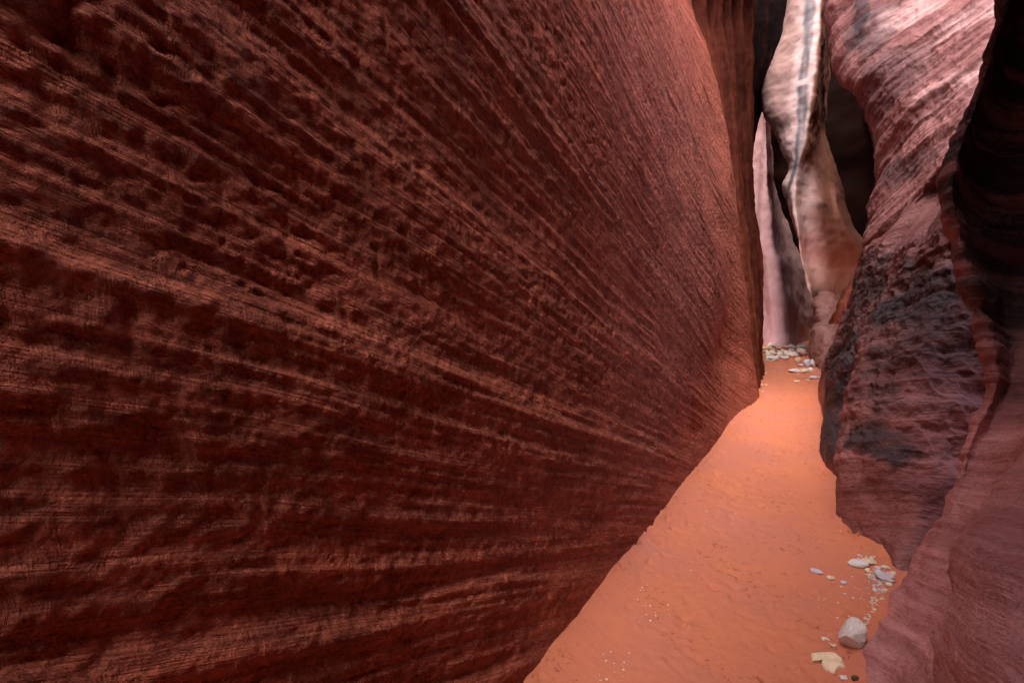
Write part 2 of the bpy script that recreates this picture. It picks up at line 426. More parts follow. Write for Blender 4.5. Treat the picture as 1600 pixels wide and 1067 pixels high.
# ------------------------------------------------------------------ pale fin with the grey streak
FINV = [560, 500, 450, 400, 360, 320, 290, 262, 235, 205, 170, 115, 60, -30]
def finrail(us, ys, low=None):
    low = ys if low is None else low
    ys = [(low if k < 6 else ys if k > 8 else low + (ys - low) * (k - 5) / 4) + 0.11 * max(0, k - 4) for k in range(len(FINV))]
    pts = [at(u, v, y) for u, v, y in zip(us, FINV, ys)]
    pts[0][2] = -0.3
    e = pts[-1]
    return pts + [np.array([e[0] - 0.2, e[1] + 0.2, e[2] + 2.0])]
F0 = [1300, 1300, 1290, 1280, 1270, 1262, 1258, 1262, 1258, 1250, 1245, 1250, 1260, 1275]
F1 = [1278, 1276, 1262, 1251, 1244, 1229, 1223, 1231, 1222, 1210, 1196, 1197, 1215, 1234]
F2 = [1280, 1278, 1264, 1253, 1247, 1241, 1242, 1246, 1252, 1258, 1264, 1272, 1278, 1284]
F3 = [1290, 1286, 1274, 1264, 1259, 1255, 1256, 1259, 1264, 1269, 1275, 1280, 1285, 1291]
F4 = [1306, 1300, 1290, 1284, 1282, 1280, 1278, 1276, 1274, 1276, 1280, 1284, 1289, 1295]
F5 = [1325, 1325, 1322, 1318, 1306, 1300, 1296, 1290, 1284, 1281, 1284, 1288, 1293, 1299]
F6 = [1380, 1380, 1378, 1362, 1328, 1314, 1308, 1300, 1292, 1286, 1288, 1292, 1297, 1303]
F7 = [a + 8 for a in F6]
FM = [(a + b) / 2 for a, b in zip(F1, F2)]
finrails = [finrail(F0, 18.2), finrail([a + 6 for a in F1], 16.6), finrail(F1, 15.6), finrail(FM, 15.1), finrail(F2, 14.9),
            finrail(F3, 15.3), finrail(F4, 16.6, 15.5), finrail(F5, 19.0, 16.0), finrail(F6, 21.5, 16.4), finrail(F7, 24.0)]
def fin_streak(P):
    a = np.array([at(u, v, 14.95) for u, v in ((1268, -40), (1266, 40), (1260, 80), (1256, 110), (1257, 150), (1254, 190), (1250, 220), (1246, 245), (1238, 275), (1228, 305))])
    z = P[..., 2]; x = np.interp(z, a[::-1, 2], a[::-1, 0])
    w = 1.25 * np.interp(z, a[::-1, 2], [0.03, 0.05, 0.06, 0.08, 0.10, 0.10, 0.10, 0.07, 0.10, 0.11]) * (1 + 0.5 * noise(z * 2.0, 0, 0))
    zb = a[2:4, 2].mean() - 0.25
    gap = sstep(0.05, 0.12, np.abs(z - zb))
    return (0.8 + 0.3 * noise(z * 1.3, P[..., 0] * 9, 2.0)) * gap * (1 - sstep(0.45, 1.35, 0.25 * rough(P, 2.5, 3) + np.abs(P[..., 0] - x) / np.maximum(w, 0.02))) * (P[..., 1] < 17.2)
RIDGE = np.array([at(u, v, y) for u, v, y in zip(F2, FINV, [14.9 + 0.11 * max(0, k - 4) for k in range(len(FINV))])])
def fin_lit_pale(P):  # pale left of the ridge, dark right: lit side painted into the colour
    z = P[..., 2]; dx = P[..., 0] - np.interp(z, RIDGE[:, 2], RIDGE[:, 0]) + 0.06 * rough(P, 2.0, 4)
    m = 1 - sstep(-0.02, 0.08, dx)
    tan = sstep(0.35, 0.6, -dx + 0.25 * rough(P, 0.9, 3)) * sstep(4.0, 6.0, z) * 0.55       # bare tan patch at the left edge
    low = 0.6 * sstep(1.3, 2.6, z) * (1 - sstep(4.6, 5.4, z)) * (1 - sstep(0.25, 0.75, dx + 0.15 * rough(P, 1.5, 3)))
    return np.maximum(m * (1 - tan), low) * (P[..., 1] < 17.5)
def fin_varnish(P):
    return spots(P, [(at(1262, 285, 15.2), (0.5, 0.8, 0.35), 0.7), (at(1256, 340, 15.1), (0.22, 0.5, 0.5), 0.75), (at(1270, 318, 15.3), (0.6, 0.8, 0.12), 0.6)])
o = fold("rock_fin", finrails, [8, 16, 26, 26, 24, 26, 22, 16, 8], [12, 20, 20, 20, 18, 18, 16, 16, 18, 20, 26, 26, 30, 12], M_pale,
         lambda P: 0.05 * rough(P, 1.0, 3) + 0.012 * rough(P, 6, 4) + strata(P, (0.1, 0, 1), (1.3, 4, 9), (0.03, 0.006, 0.003), 0.1),
         "tall pale pink fin with a grey vertical streak beyond the fluted folds", "rock fin",
         {"greystreak": fin_streak, "bleach_lit": fin_lit_pale, "varnish_shade": fin_varnish})

# ------------------------------------------------------------------ rounded rocks at the fin's foot
bl = [
    up([(1330, 580, 14.6), (1330, 540, 14.8), (1330, 500, 15.2), (1330, 460, 15.6)]),
    up([(1279, 585, 13.4), (1266, 548, 13.6), (1270, 512, 13.9), (1290, 495, 14.6)]),
    up([(1284, 592, 12.7), (1275, 552, 12.9), (1280, 514, 13.2), (1296, 494, 14.2)]),
    up([(1300, 600, 12.4), (1295, 556, 12.6), (1300, 520, 12.9), (1306, 492, 14.0)]),
    up([(1325, 600, 12.2), (1320, 556, 12.4), (1322, 520, 12.6), (1325, 488, 13.8)]),
    up([(1370, 600, 12.2), (1360, 556, 12.4), (1360, 520, 12.6), (1350, 488, 13.8)]),
]
for r in bl: r[0][2] = -0.2
o = fold("boulder", bl, 14, 18, M_foot, lambda P: 0.07 * rough(P, 1.8, 4) + 0.02 * rough(P, 7, 4),
         "rounded pink-brown rock bulge at the right side of the path's far end", "boulder")
bl2 = [
    up([(1300, 520, 15.4), (1302, 490, 15.4), (1302, 475, 15.5), (1300, 462, 15.6)]),
    up([(1276, 520, 14.5), (1270, 492, 14.4), (1271, 474, 14.6), (1280, 459, 15.0)]),
    up([(1282, 524, 14.0), (1279, 492, 13.9), (1281, 472, 14.1), (1288, 456, 14.8)]),
    up([(1294, 524, 13.9), (1295, 492, 13.9), (1296, 472, 14.1), (1297, 456, 14.8)]),
    up([(1306, 524, 14.2), (1308, 492, 14.2), (1308, 474, 14.4), (1304, 460, 15.0)]),
    up([(1316, 524, 15.6), (1316, 492, 15.6), (1314, 474, 15.7), (1308, 460, 15.9)]),
]
o = fold("boulder", bl2, 14, 16, M_foot, lambda P: 0.07 * rough(P, 1.8, 4) + 0.02 * rough(P, 7, 4),
         "smaller grey-lilac rock knob resting above the rounded pink-brown bulge", "boulder")

# ------------------------------------------------------------------ leaning rock blade beside the fin
bld = [
    up([(1330, 500, 12.2), (1340, 470, 12.3), (1350, 440, 12.5), (1360, 400, 12.8)]),
    up([(1299, 506, 11.8), (1308, 480, 11.8), (1322, 448, 12.0), (1342, 425, 12.4)]),
    up([(1301, 507, 11.6), (1312, 482, 11.5), (1326, 450, 11.7), (1344, 426, 12.1)]),
    up([(1318, 505, 11.7), (1326, 480, 11.6), (1334, 455, 11.8), (1346, 428, 12.2)]),
    up([(1345, 500, 12.0), (1345, 480, 12.0), (1346, 455, 12.1), (1352, 428, 12.4)]),
]
o = fold("rock_flake", bld, 16, 24, M_blade, lambda P: 0.05 * rough(P, 2.2, 4) + 0.015 * rough(P, 8, 4),
         "thin orange-lit rock blade leaning right above the pink-brown bulge", "rock blade")

# ------------------------------------------------------------------ stained lower buttress on the right
SV = 9
def lower(pts, ext): return up(pts, ext)
rb = [
    up([(1330, 600, 11.5), (1335, 560, 11.3), (1340, 540, 11), (1345, 520, 10.8), (1350, 490, 10.6), (1355, 460, 10.4), (1360, 430, 10), (1370, 400, 9.5), (1390, 380, 9)], (3.4, 9, 4.4)),
    up([(1283, 606, 10.1), (1285, 590, 9.9), (1292, 572, 9.6), (1300, 552, 9.3), (1309, 530, 9.0), (1317, 505, 8.6), (1333, 462, 8.1), (1345, 415, 7.6), (1356, 380, 7.2)], (2.4, 7.4, 4.0)),
    up([(1285, 660, 7.2), (1288, 640, 7.1), (1296, 612, 7.0), (1306, 580, 6.9), (1316, 550, 6.8), (1326, 515, 6.7), (1342, 470, 6.6), (1360, 420, 6.5), (1380, 380, 6.4)], (2.1, 6.6, 3.8)),
    up([(1287, 727, 5.25), (1289, 695, 5.3), (1300, 655, 5.5), (1312, 610, 5.6), (1322, 570, 5.7), (1334, 530, 5.8), (1352, 485, 5.9), (1372, 430, 6.0), (1395, 380, 6.0)], (1.95, 6.1, 3.7)),
    up([(1314, 757, 4.72), (1314, 715, 4.8), (1316, 690, 5.1), (1324, 650, 5.3), (1332, 610, 5.4), (1344, 560, 5.5), (1366, 500, 5.6), (1385, 450, 5.7), (1410, 390, 5.8)], (1.9, 5.9, 3.6)),
    up([(1311, 808, 3.97), (1312, 750, 4.05), (1315, 705, 4.15), (1330, 660, 4.4), (1342, 610, 4.6), (1345, 555, 4.8), (1370, 500, 5.0), (1402, 450, 5.1), (1432, 385, 5.2)], (1.85, 5.3, 3.5)),
    up([(1345, 838, 3.72), (1345, 770, 3.8), (1352, 715, 3.9), (1365, 660, 4.1), (1375, 610, 4.3), (1384, 555, 4.5), (1408, 500, 4.7), (1432, 440, 4.8), (1455, 370, 4.9)], (1.85, 5.0, 3.5)),
    up([(1387, 870, 3.48), (1395, 790, 3.62), (1402, 720, 3.75), (1412, 660, 3.95), (1422, 600, 4.1), (1434, 540, 4.25), (1452, 480, 4.45), (1470, 420, 4.6), (1484, 350, 4.7)], (1.85, 4.8, 3.5)),
    up([(1400, 905, 3.25), (1440, 800, 3.55), (1460, 720, 3.75), (1470, 660, 3.9), (1478, 600, 4.05), (1486, 540, 4.2), (1500, 480, 4.35), (1512, 420, 4.5), (1520, 350, 4.6)], (1.9, 4.7, 3.5)),
    up([(1500, 900, 3.5), (1530, 800, 3.7), (1545, 720, 3.9), (1555, 660, 4.0), (1560, 600, 4.1), (1565, 540, 4.2), (1575, 480, 4.3), (1580, 420, 4.4), (1580, 350, 4.5)], (2.0, 4.6, 3.5)),
]
for r in rb: r.insert(0, r[0] + np.array([0.0, -0.05, -0.2 - r[0][2]]))
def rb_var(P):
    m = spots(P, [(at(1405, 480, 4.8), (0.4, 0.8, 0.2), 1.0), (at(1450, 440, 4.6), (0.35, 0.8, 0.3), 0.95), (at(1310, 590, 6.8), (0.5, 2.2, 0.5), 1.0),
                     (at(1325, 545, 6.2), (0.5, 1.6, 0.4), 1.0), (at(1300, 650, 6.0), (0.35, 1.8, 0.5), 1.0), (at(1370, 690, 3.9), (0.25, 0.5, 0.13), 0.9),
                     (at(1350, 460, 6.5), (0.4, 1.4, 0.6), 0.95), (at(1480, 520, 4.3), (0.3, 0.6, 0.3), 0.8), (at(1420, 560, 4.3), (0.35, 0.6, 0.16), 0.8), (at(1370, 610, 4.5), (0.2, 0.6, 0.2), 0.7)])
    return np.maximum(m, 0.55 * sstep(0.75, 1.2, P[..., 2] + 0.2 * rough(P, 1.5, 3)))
o = fold("rock_buttress", rb, [8, 36, 36, 24, 36, 34, 44, 50, 30], [8, 40, 36, 36, 36, 36, 36, 36, 40, 14], M_stain,
         lambda P: (0.25 + 0.75 * sstep(0.1, 0.7, P[..., 2])) * (0.05 * rough(P, 1.2, 3) + 0.035 * (1 - 2 * np.abs(rough(P, 2.8, 5, 0.58))) + strata(P, (-0.1, 0.36, 0.93), (3, 8, 18), (0.022, 0.016, 0.008), 0.06)),
         "dark stained rock buttress on the right of the path with blue-black patches", "rock buttress", {"varnish_shade": rb_var})

# ------------------------------------------------------------------ pink bedded overhang above it
ru = [
    up([(1560, 392, 15.5), (1560, 336, 15.5), (1560, 292, 15.5), (1560, 256, 15.5), (1560, 200, 15.5), (1560, 150, 15.5), (1560, 112, 15.5), (1560, -20, 15.5)], (4.5, 15.5, 10.2)),
    up([(1372, 392, 14.2), (1376, 336, 14.2), (1386, 292, 14.2), (1384, 256, 14.2), (1376, 200, 14.2), (1358, 150, 14.2), (1340, 112, 14.2), (1330, -20, 14.2)], (2.4, 14.4, 10.2)),
    up([(1368, 392, 10.8), (1372, 336, 10.8), (1384, 292, 10.8), (1382, 256, 10.8), (1374, 200, 10.8), (1356, 150, 10.8), (1330, 112, 10.8), (1320, -20, 10.8)], (2.0, 11, 10.0)),
    up([(1362, 392, 7.9), (1368, 336, 8.0), (1382, 292, 8.1), (1380, 256, 8.2), (1372, 200, 8.3), (1352, 150, 8.4), (1318, 112, 8.5), (1308, -20, 8.6)], (1.9, 8.8, 9.5)),
    up([(1350, 388, 7.3), (1360, 332, 7.4), (1375, 290, 7.5), (1372, 255, 7.6), (1365, 200, 7.7), (1345, 153, 7.8), (1308, 118, 7.9), (1298, -30, 8.0)], (1.6, 8.3, 9.5)),
    up([(1368, 380, 6.8), (1380, 330, 6.9), (1394, 280, 7.1), (1396, 240, 7.2), (1390, 190, 7.3), (1374, 140, 7.4), (1346, 90, 7.5), (1340, -30, 7.7)], (1.7, 8.1, 9.5)),
    up([(1400, 352, 6.3), (1412, 305, 6.5), (1424, 260, 6.7), (1428, 220, 6.8), (1426, 170, 6.9), (1416, 120, 7.1), (1398, 60, 7.3), (1390, -40, 7.6)], (1.9, 8.0, 9.5)),
    up([(1428, 318, 6.0), (1442, 278, 6.2), (1454, 236, 6.4), (1462, 196, 6.55), (1464, 150, 6.7), (1458, 100, 6.9), (1446, 40, 7.1), (1440, -50, 7.4)], (2.2, 7.8, 9.5)),
    up([(1462, 272, 5.8), (1478, 240, 6.0), (1490, 205, 6.2), (1500, 165, 6.35), (1506, 120, 6.5), (1504, 70, 6.7), (1498, 20, 6.9), (1494, -60, 7.2)], (2.6, 7.6, 9.5)),
    up([(1520, 240, 5.6), (1535, 210, 5.8), (1545, 170, 6.0), (1555, 130, 6.15), (1562, 80, 6.3), (1562, 30, 6.5), (1560, -20, 6.7), (1560, -90, 7.0)], (3.1, 7.4, 9.5)),
    up([(1640, 240, 5.6), (1640, 210, 5.8), (1640, 170, 6.0), (1640, 130, 6.1), (1640, 80, 6.2), (1640, 30, 6.3), (1640, -20, 6.5), (1640, -90, 6.8)], (3.6, 7.2, 9.5)),
]
for k, r in enumerate(ru):                                    # unseen top leans out over the path, shaped to shade the face
    if k >= 3:
        t = r[-2]
        r[-1] = np.array([t[0] - 0.05, t[1] - 0.3, t[2] + 1.6]); r.append(np.array([t[0] - 0.2, t[1] - 0.4, 10.2]))
    else:
        r.append(r[-1] + np.array([0, 0, 0.6]))
for r in ru:                                                  # the underside turns back into the wall
    p = r[0].copy(); c = np.array([p[0] + 1.3, p[1] + 0.9, p[2] + 0.15])
    r.insert(0, p + (c - p) * 0.5); r.insert(0, p + (c - p) * 0.95)
def ru_var(P):
    return spots(P, [(at(1410, 265, 6.8), (0.4, 0.8, 0.2), 0.7), (at(1385, 130, 7.3), (0.4, 0.8, 0.4), 0.55), (at(1360, 40, 7.5), (0.3, 0.8, 0.5), 0.7), (at(1345, 30, 7.6), (0.1, 0.5, 0.4), 1.0)])
def ru_ble(P):
    return spots(P, [(at(1515, 20, 6.6), (0.5, 0.8, 0.15), 0.2), (at(1500, 120, 6.4), (0.5, 0.8, 0.12), 0.2), (at(1425, 10, 7.2), (0.45, 0.8, 0.2), 0.25)])
o = fold("rock_overhang", ru, [6, 10, 16, 14, 34, 44, 44, 44, 40, 16], [6, 16, 30, 30, 26, 30, 32, 36, 40, 12, 10], M_right,
         lambda P: 0.05 * rough(P, 0.9, 3) + 0.009 * (1 - 2 * np.abs(rough(P, 2.4, 5, 0.55))) * (1.6 - sstep(1.2, 2.4, P[..., 0])) + 0.014 * rough(P, 5, 5, 0.6) * (0.5 + np.clip(rough(P, 0.8, 2) + 0.3, 0, 1.5)) + strata(P, (-0.12, 0.36, 0.93), (2.2, 5, 11, 24), (0.035, 0.028, 0.014, 0.007), 0.045, 0.10),
         "large pink rock overhang of curved rough layers at the upper right", "rock overhang", {"varnish_shade": ru_var, "bleach_lit": ru_ble})

# ------------------------------------------------------------------ near wall at the right edge
ridge = [(1402, 912, 3.15), (1432, 862, 3.2), (1472, 795, 3.25), (1502, 715, 3.3), (1522, 650, 3.3), (1541, 600, 3.35), (1516, 482, 3.35), (1481, 390, 3.35), (1463, 285, 3.3), (1482, 215, 3.3), (1505, 170, 3.3), (1532, 105, 3.3), (1562, -5, 3.3)]
def near_rail(f):
    return [at(*f(i, p)) for i, p in enumerate(ridge)]
c1 = [(1372, 958, 2.80), (1404, 915, 2.9), (1450, 840, 3.0), (1490, 750, 3.05), (1524, 670, 3.05), (1556, 600, 3.05), (1536, 482, 3.0), (1506, 385, 2.95), (1492, 285, 2.9), (1510, 210, 2.9), (1530, 150, 2.9), (1552, 80, 2.9), (1580, -40, 2.9)]
c2 = [(1346, 1020, 2.45), (1390, 965, 2.58), (1440, 890, 2.7), (1490, 800, 2.75), (1535, 700, 2.75), (1578, 600, 2.7), (1570, 480, 2.65), (1550, 370, 2.6), (1540, 270, 2.55), (1550, 190, 2.55), (1565, 120, 2.55), (1590, 40, 2.55), (1610, -60, 2.55)]
c3 = [(1340, 1070, 2.22), (1400, 1020, 2.32), (1465, 940, 2.4), (1530, 830, 2.4), (1580, 720, 2.35), (1620, 600, 2.3), (1625, 470, 2.25), (1620, 350, 2.2), (1610, 250, 2.2), (1615, 160, 2.2), (1625, 80, 2.2), (1640, -10, 2.2), (1650, -120, 2.2)]
def hollow(c, dy):                       # above the foot the face falls back, hollowed and roofed to shade it
    out = []
    for i, (u, v, y) in enumerate(c):
        out.append((u, v, y + dy * float(np.interp(i, [2, 4, 6, 11, 12], [0, 0.45, 1, 1, 0.8]))))
    return out
near = [[at(*p) for p in ridge], [at(*p) for p in hollow(c1, 0.30)], [at(*p) for p in hollow(c2, 0.9)], [at(*p) for p in hollow(c3, 1.3)]]
zs = [p[2] for p in near[3]]
near[3][0] = np.array([0.34, 2.22, 0.0])
near.append([np.array([0.36 + 0.10 * z + 0.75 * float(sstep(0.7, 1.6, z)), 1.5, z]) for z in zs])
near.append([np.array([0.65 + 0.10 * z + 0.5 * float(sstep(0.7, 1.6, z)), 0.2, z]) for z in zs])
near.append([np.array([0.9 + 0.10 * z, -2.0, z]) for z in zs])
near.append([np.array([1.1 + 0.10 * z, -6.0, z]) for z in zs])
back1 = [p + np.array([0.35, 0.35, 0]) for p in near[0]]
back2 = [p + np.array([1.3, 0.5, 0]) for p in near[0]]
near = [back2, back1] + near
for r in near:
    k = min(0.2 / max(r[1][2] - r[0][2], 0.05), 2.0); q = r[0] + (r[0] - r[1]) * k * np.array([0.6, 0.6, 1.0]); q[2] = -0.2
    r.insert(0, q)
    e = r[-1]
    lean = 0.1 if e[0] < 0.95 else 1.3
    if e[1] < 0.3:                       # behind the viewer an added roof closes overhead to darken the near walls
        r += [np.array([e[0] - 1.1, e[1], e[2] + 0.7]), np.array([e[0] - 2.0, e[1], e[2] + 1.4]), np.array([e[0] - 1.9, e[1], e[2] + 4.6])]
        continue
    r.append(np.array([e[0] - lean * 0.7, e[1], e[2] + 0.8]))
    r.append(np.array([e[0] - lean * 1.0, e[1], e[2] + 1.8]))
    r.append(np.array([e[0] - lean * 1.1, e[1], e[2] + 4.6]))
def near_var_shade(P):
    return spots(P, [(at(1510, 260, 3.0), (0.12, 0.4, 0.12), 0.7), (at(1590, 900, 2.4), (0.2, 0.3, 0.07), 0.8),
                     (at(1590, 120, 3.6), (0.55, 1.6, 1.4), 1.0), (at(1590, 380, 3.5), (0.4, 1.2, 0.8), 0.9)])  # these two big patches paint shade over the upper face
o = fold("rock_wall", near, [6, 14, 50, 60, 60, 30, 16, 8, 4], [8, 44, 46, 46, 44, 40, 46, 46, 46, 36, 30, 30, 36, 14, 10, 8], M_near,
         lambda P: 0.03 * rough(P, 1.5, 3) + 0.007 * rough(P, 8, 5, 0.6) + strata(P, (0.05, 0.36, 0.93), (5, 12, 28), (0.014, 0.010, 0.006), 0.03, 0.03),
         "near purple-brown rock wall bulging along the right edge, black in its upper part", "rock wall", {"varnish_shade": near_var_shade}, toward=(-0.5, 1.0, 2.5))

# ------------------------------------------------------------------ closing walls out beyond and above
def plain_wall(pts, mat, label, zt=15.0, lean=(0, 0)):
    rails = []
    for (x, y) in pts:
        rails.append([np.array([x + lean[0] * z, y + lean[1] * z, z]) for z in np.linspace(-0.3, zt, 8)])
    o = fold("rock_wall", rails, 14, 14, mat, lambda P: 0.25 * rough(P, 0.5, 4), label, "rock wall")
    return o
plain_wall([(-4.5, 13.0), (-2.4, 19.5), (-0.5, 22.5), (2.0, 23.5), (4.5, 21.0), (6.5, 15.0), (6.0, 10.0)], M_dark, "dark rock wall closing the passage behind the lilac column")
plain_wall([(-1.2, -5.5), (0.2, -6.8), (1.6, -5.5)], M_near, "dark rock wall closing the passage behind the viewer", 11.0)

# added slab over the side chasm, only there to keep sky light out
sl = []
SLAB = [(1.55, 9.0), (1.6, 11.5), (2.0, 15.0), (2.35, 21.0), (3.2, 25.5), (8.0, 25.5), (8.0, 9.0), (1.55, 9.0)]
for x, y in SLAB:
    c = np.array([5.0, 16.5])
    sl.append([np.array([*(c + (np.array([x, y]) - c) * rr), z]) for rr, z in ((0.05, 8.5), (0.97, 8.4), (1.0, 9.3), (0.97, 13.0), (0.05, 13.4))])
o = fold("shade_slab", sl, 10, 10, M_dark, lambda P: 0.06 * rough(P, 0.6, 4), "added dark slab overhead that shades the side chasm", "shade_slab", toward=(4.6, 15, 60))

# ------------------------------------------------------------------ sand
def sand_height(X, Y):
    h = 0.02 * fbm(X * 0.8, Y * 0.5, 0.3, 3) + 0.006 * fbm(X * 3, Y * 3, 1.7, 4)
    n = noise(X * 9, Y * 9, 4.0)
    h += 0.004 * np.clip(n, 0, 1) * sstep(-0.2, 0.3, noise(X * 1.2, Y * 0.8, 9.0))
    h += 0.002 * fbm(X * 25, Y * 25, 2.0, 3)
    sc_ = sstep(0.05, 0.45, noise(X * 2.2 + 7, Y * 1.7, 5.0) + 0.25)
    h -= 0.022 * sc_ * sstep(0.30, 0.55, noise(X * 11, Y * 17, 12.0)) 
    h += 0.013 * sc_ * sstep(0.25, 0.6, noise(X * 15, Y * 22, 21.0))
    return h
xs = np.concatenate([np.linspace(-60, -3, 8)[:-1], np.linspace(-3, -1.2, 20)[:-1], np.linspace(-1.2, 1.6, 330), np.linspace(1.6, 5, 20)[1:], np.linspace(5, 60, 8)[1:]])
ys = np.concatenate([np.linspace(-60, -2, 8)[:-1], np.linspace(-2, 1.2, 20)[:-1], 1.2 * (22 / 1.2) ** np.linspace(0, 1, 520), np.linspace(22, 80, 8)[1:]])
fc = ground(945, 915)
def sand_full(X, Y):
    Zs = sand_height(X, Y)
    xw = np.interp(Y, [p[0] for p in ybase] + [8.4], [p[1] for p in ybase] + [-0.2])      # banked against the left wall
    Zs += 0.055 * (1 + 0.4 * noise(Y * 1.1, 3.3, 0.5) + 0.08 * noise(Y * 6, 1.3, 0.5)) * np.exp(-np.clip(X - xw, 0, 9) / 0.09) * sstep(9.5, 8.0, Y)
    rw = np.interp(Y, [2.2, 2.45, 2.78, 3.2, 3.46, 4.06, 4.9, 5.2, 6.1, 10.3], [0.34, 0.37, 0.48, 0.62, 0.62, 0.44, 0.53, 0.5, 0.51, 0.75])
    Zs += 0.022 * np.exp(-np.clip(rw - X, 0, 9) / 0.05) * sstep(11.5, 10.0, Y)
    fq = np.sqrt(((X - fc[0]) / 0.16) ** 2 + ((Y - fc[1]) / 0.33) ** 2)                  # soft fan of sand by the left wall
    return Zs + 0.022 * np.clip(1 - fq, 0, 1) ** 0.6
X, Y = np.meshgrid(xs, ys, indexing='ij')
Zs = sand_full(X, Y)
Gs = np.stack([X, Y, Zs], -1)
m = bpy.data.materials.new("orange_sand"); m.use_nodes = True
nt = m.node_tree; nd = nt.nodes; lk = nt.links; bs = nd["Principled BSDF"]
bs.inputs["Roughness"].default_value = 0.75; bs.inputs["Specular IOR Level"].default_value = 0.25
geo = nd.new("ShaderNodeNewGeometry")
def nz(scale, det=5, ro=0.6, dist=0.0):
    x = nd.new("ShaderNodeTexNoise"); lk.new(geo.outputs["Position"], x.inputs["Vector"])
    x.inputs["Scale"].default_value = scale; x.inputs["Detail"].default_value = det; x.inputs["Roughness"].default_value = ro
    x.inputs["Distortion"].default_value = dist
    return x.outputs["Fac"]
def rp(f, stops):
    r = nd.new("ShaderNodeValToRGB"); lk.new(f, r.inputs[0])
    while len(r.color_ramp.elements) > 1: r.color_ramp.elements.remove(r.color_ramp.elements[-1])
    for i, (p, c) in enumerate(stops):
        e = r.color_ramp.elements[0] if i == 0 else r.color_ramp.elements.new(p)
        e.position = p; e.color = (*c, 1)
    return r.outputs[0]
c = rp(nz(1.6, 5), [(0.35, (0.50, 0.165, 0.105)), (0.5, (0.54, 0.168, 0.092)), (0.65, (0.57, 0.18, 0.085))])
fl = rp(nz(24, 6, 0.75, 0.8), [(0.56, (0, 0, 0)), (0.62, (1, 1, 1))])
pt = rp(nz(2.3, 3), [(0.47, (0, 0, 0)), (0.58, (1, 1, 1))])
mm = nd.new("ShaderNodeMix"); mm.data_type = 'RGBA'; mm.blend_type = 'MULTIPLY'; mm.inputs[0].default_value = 1
lk.new(fl, mm.inputs[6]); lk.new(pt, mm.inputs[7])
mk = nd.new("ShaderNodeMix"); mk.data_type = 'RGBA'
lk.new(mm.outputs[2], mk.inputs[0]); lk.new(c, mk.inputs[6]); mk.inputs[7].default_value = (0.30, 0.075, 0.032, 1)
lk.new(mk.outputs[2], bs.inputs["Base Color"])
ad = nd.new("ShaderNodeMath"); ad.operation = 'ADD'; lk.new(nz(30, 6, 0.7), ad.inputs[0])
ad2 = nd.new("ShaderNodeMath"); ad2.operation = 'MULTIPLY'; lk.new(nz(140, 3, 0.7), ad2.inputs[0]); ad2.inputs[1].default_value = 0.4
lk.new(ad2.outputs[0], ad.inputs[1])
bp = nd.new("ShaderNodeBump"); bp.inputs["Strength"].default_value = 0.6; bp.inputs["Distance"].default_value = 0.014
lk.new(ad.outputs[0], bp.inputs["Height"]); lk.new(bp.outputs[0], bs.inputs["Normal"])
o = grid_object("sand_floor", Gs, m)
tag(o, "smooth orange sand floor of the narrow passage", "ground", kind='structure')

# low bank of washed-in sand at the far end is part of the floor; the stones lie on it
def sand_z(x, y): return float(sand_full(np.array([x]), np.array([y]))[0])

def stone_mat(name, c1, c2, stain=None, scale=14):
    m = bpy.data.materials.new(name); m.use_nodes = True
    nt = m.node_tree; nd = nt.nodes; lk = nt.links; bs = nd["Principled BSDF"]
    bs.inputs["Roughness"].default_value = 0.7; bs.inputs["Specular IOR Level"].default_value = 0.25
    tc = nd.new("ShaderNodeTexCoord")
    def nz(sc_, det=6, ro=0.65):
        x = nd.new("ShaderNodeTexNoise"); lk.new(tc.outputs["Object"], x.inputs["Vector"])
        x.inputs["Scale"].default_value = sc_; x.inputs["Detail"].default_value = det; x.inputs["Roughness"].default_value = ro
        return x.outputs["Fac"]
    r = nd.new("ShaderNodeValToRGB"); lk.new(nz(scale), r.inputs[0])
    r.color_ramp.elements[0].position = 0.36; r.color_ramp.elements[0].color = (*c2, 1)
    r.color_ramp.elements[1].position = 0.58; r.color_ramp.elements[1].color = (*c1, 1)
    out = r.outputs[0]
    if stain:
        k = nd.new("ShaderNodeMapRange"); lk.new(nz(scale * 0.55, 5), k.inputs[0]); k.inputs[1].default_value = 0.55; k.inputs[2].default_value = 0.66
        mx = nd.new("ShaderNodeMix"); mx.data_type = 'RGBA'; lk.new(k.outputs[0], mx.inputs[0]); lk.new(out, mx.inputs[6]); mx.inputs[7].default_value = (*stain, 1)
        out = mx.outputs[2]
    lk.new(out, bs.inputs["Base Color"])
    bp = nd.new("ShaderNodeBump"); bp.inputs["Strength"].default_value = 0.5; bp.inputs["Distance"].default_value = 0.006
    lk.new(nz(scale * 4, 6, 0.7), bp.inputs["Height"]); lk.new(bp.outputs[0], bs.inputs["Normal"])
    return m
S_white = stone_mat("pale_limestone", (0.78, 0.72, 0.69), (0.62, 0.55, 0.53), (0.55, 0.30, 0.17))
S_cream = stone_mat("cream_sandstone", (0.76, 0.60, 0.43), (0.66, 0.47, 0.31))
S_lilac = stone_mat("grey_lilac_stone", (0.62, 0.56, 0.60), (0.44, 0.39, 0.43))
S_pink = stone_mat("pale_pink_stone", (0.62, 0.46, 0.40), (0.48, 0.31, 0.26))
S_dark = stone_mat("dark_brown_stone", (0.12, 0.06, 0.045), (0.05, 0.025, 0.02))

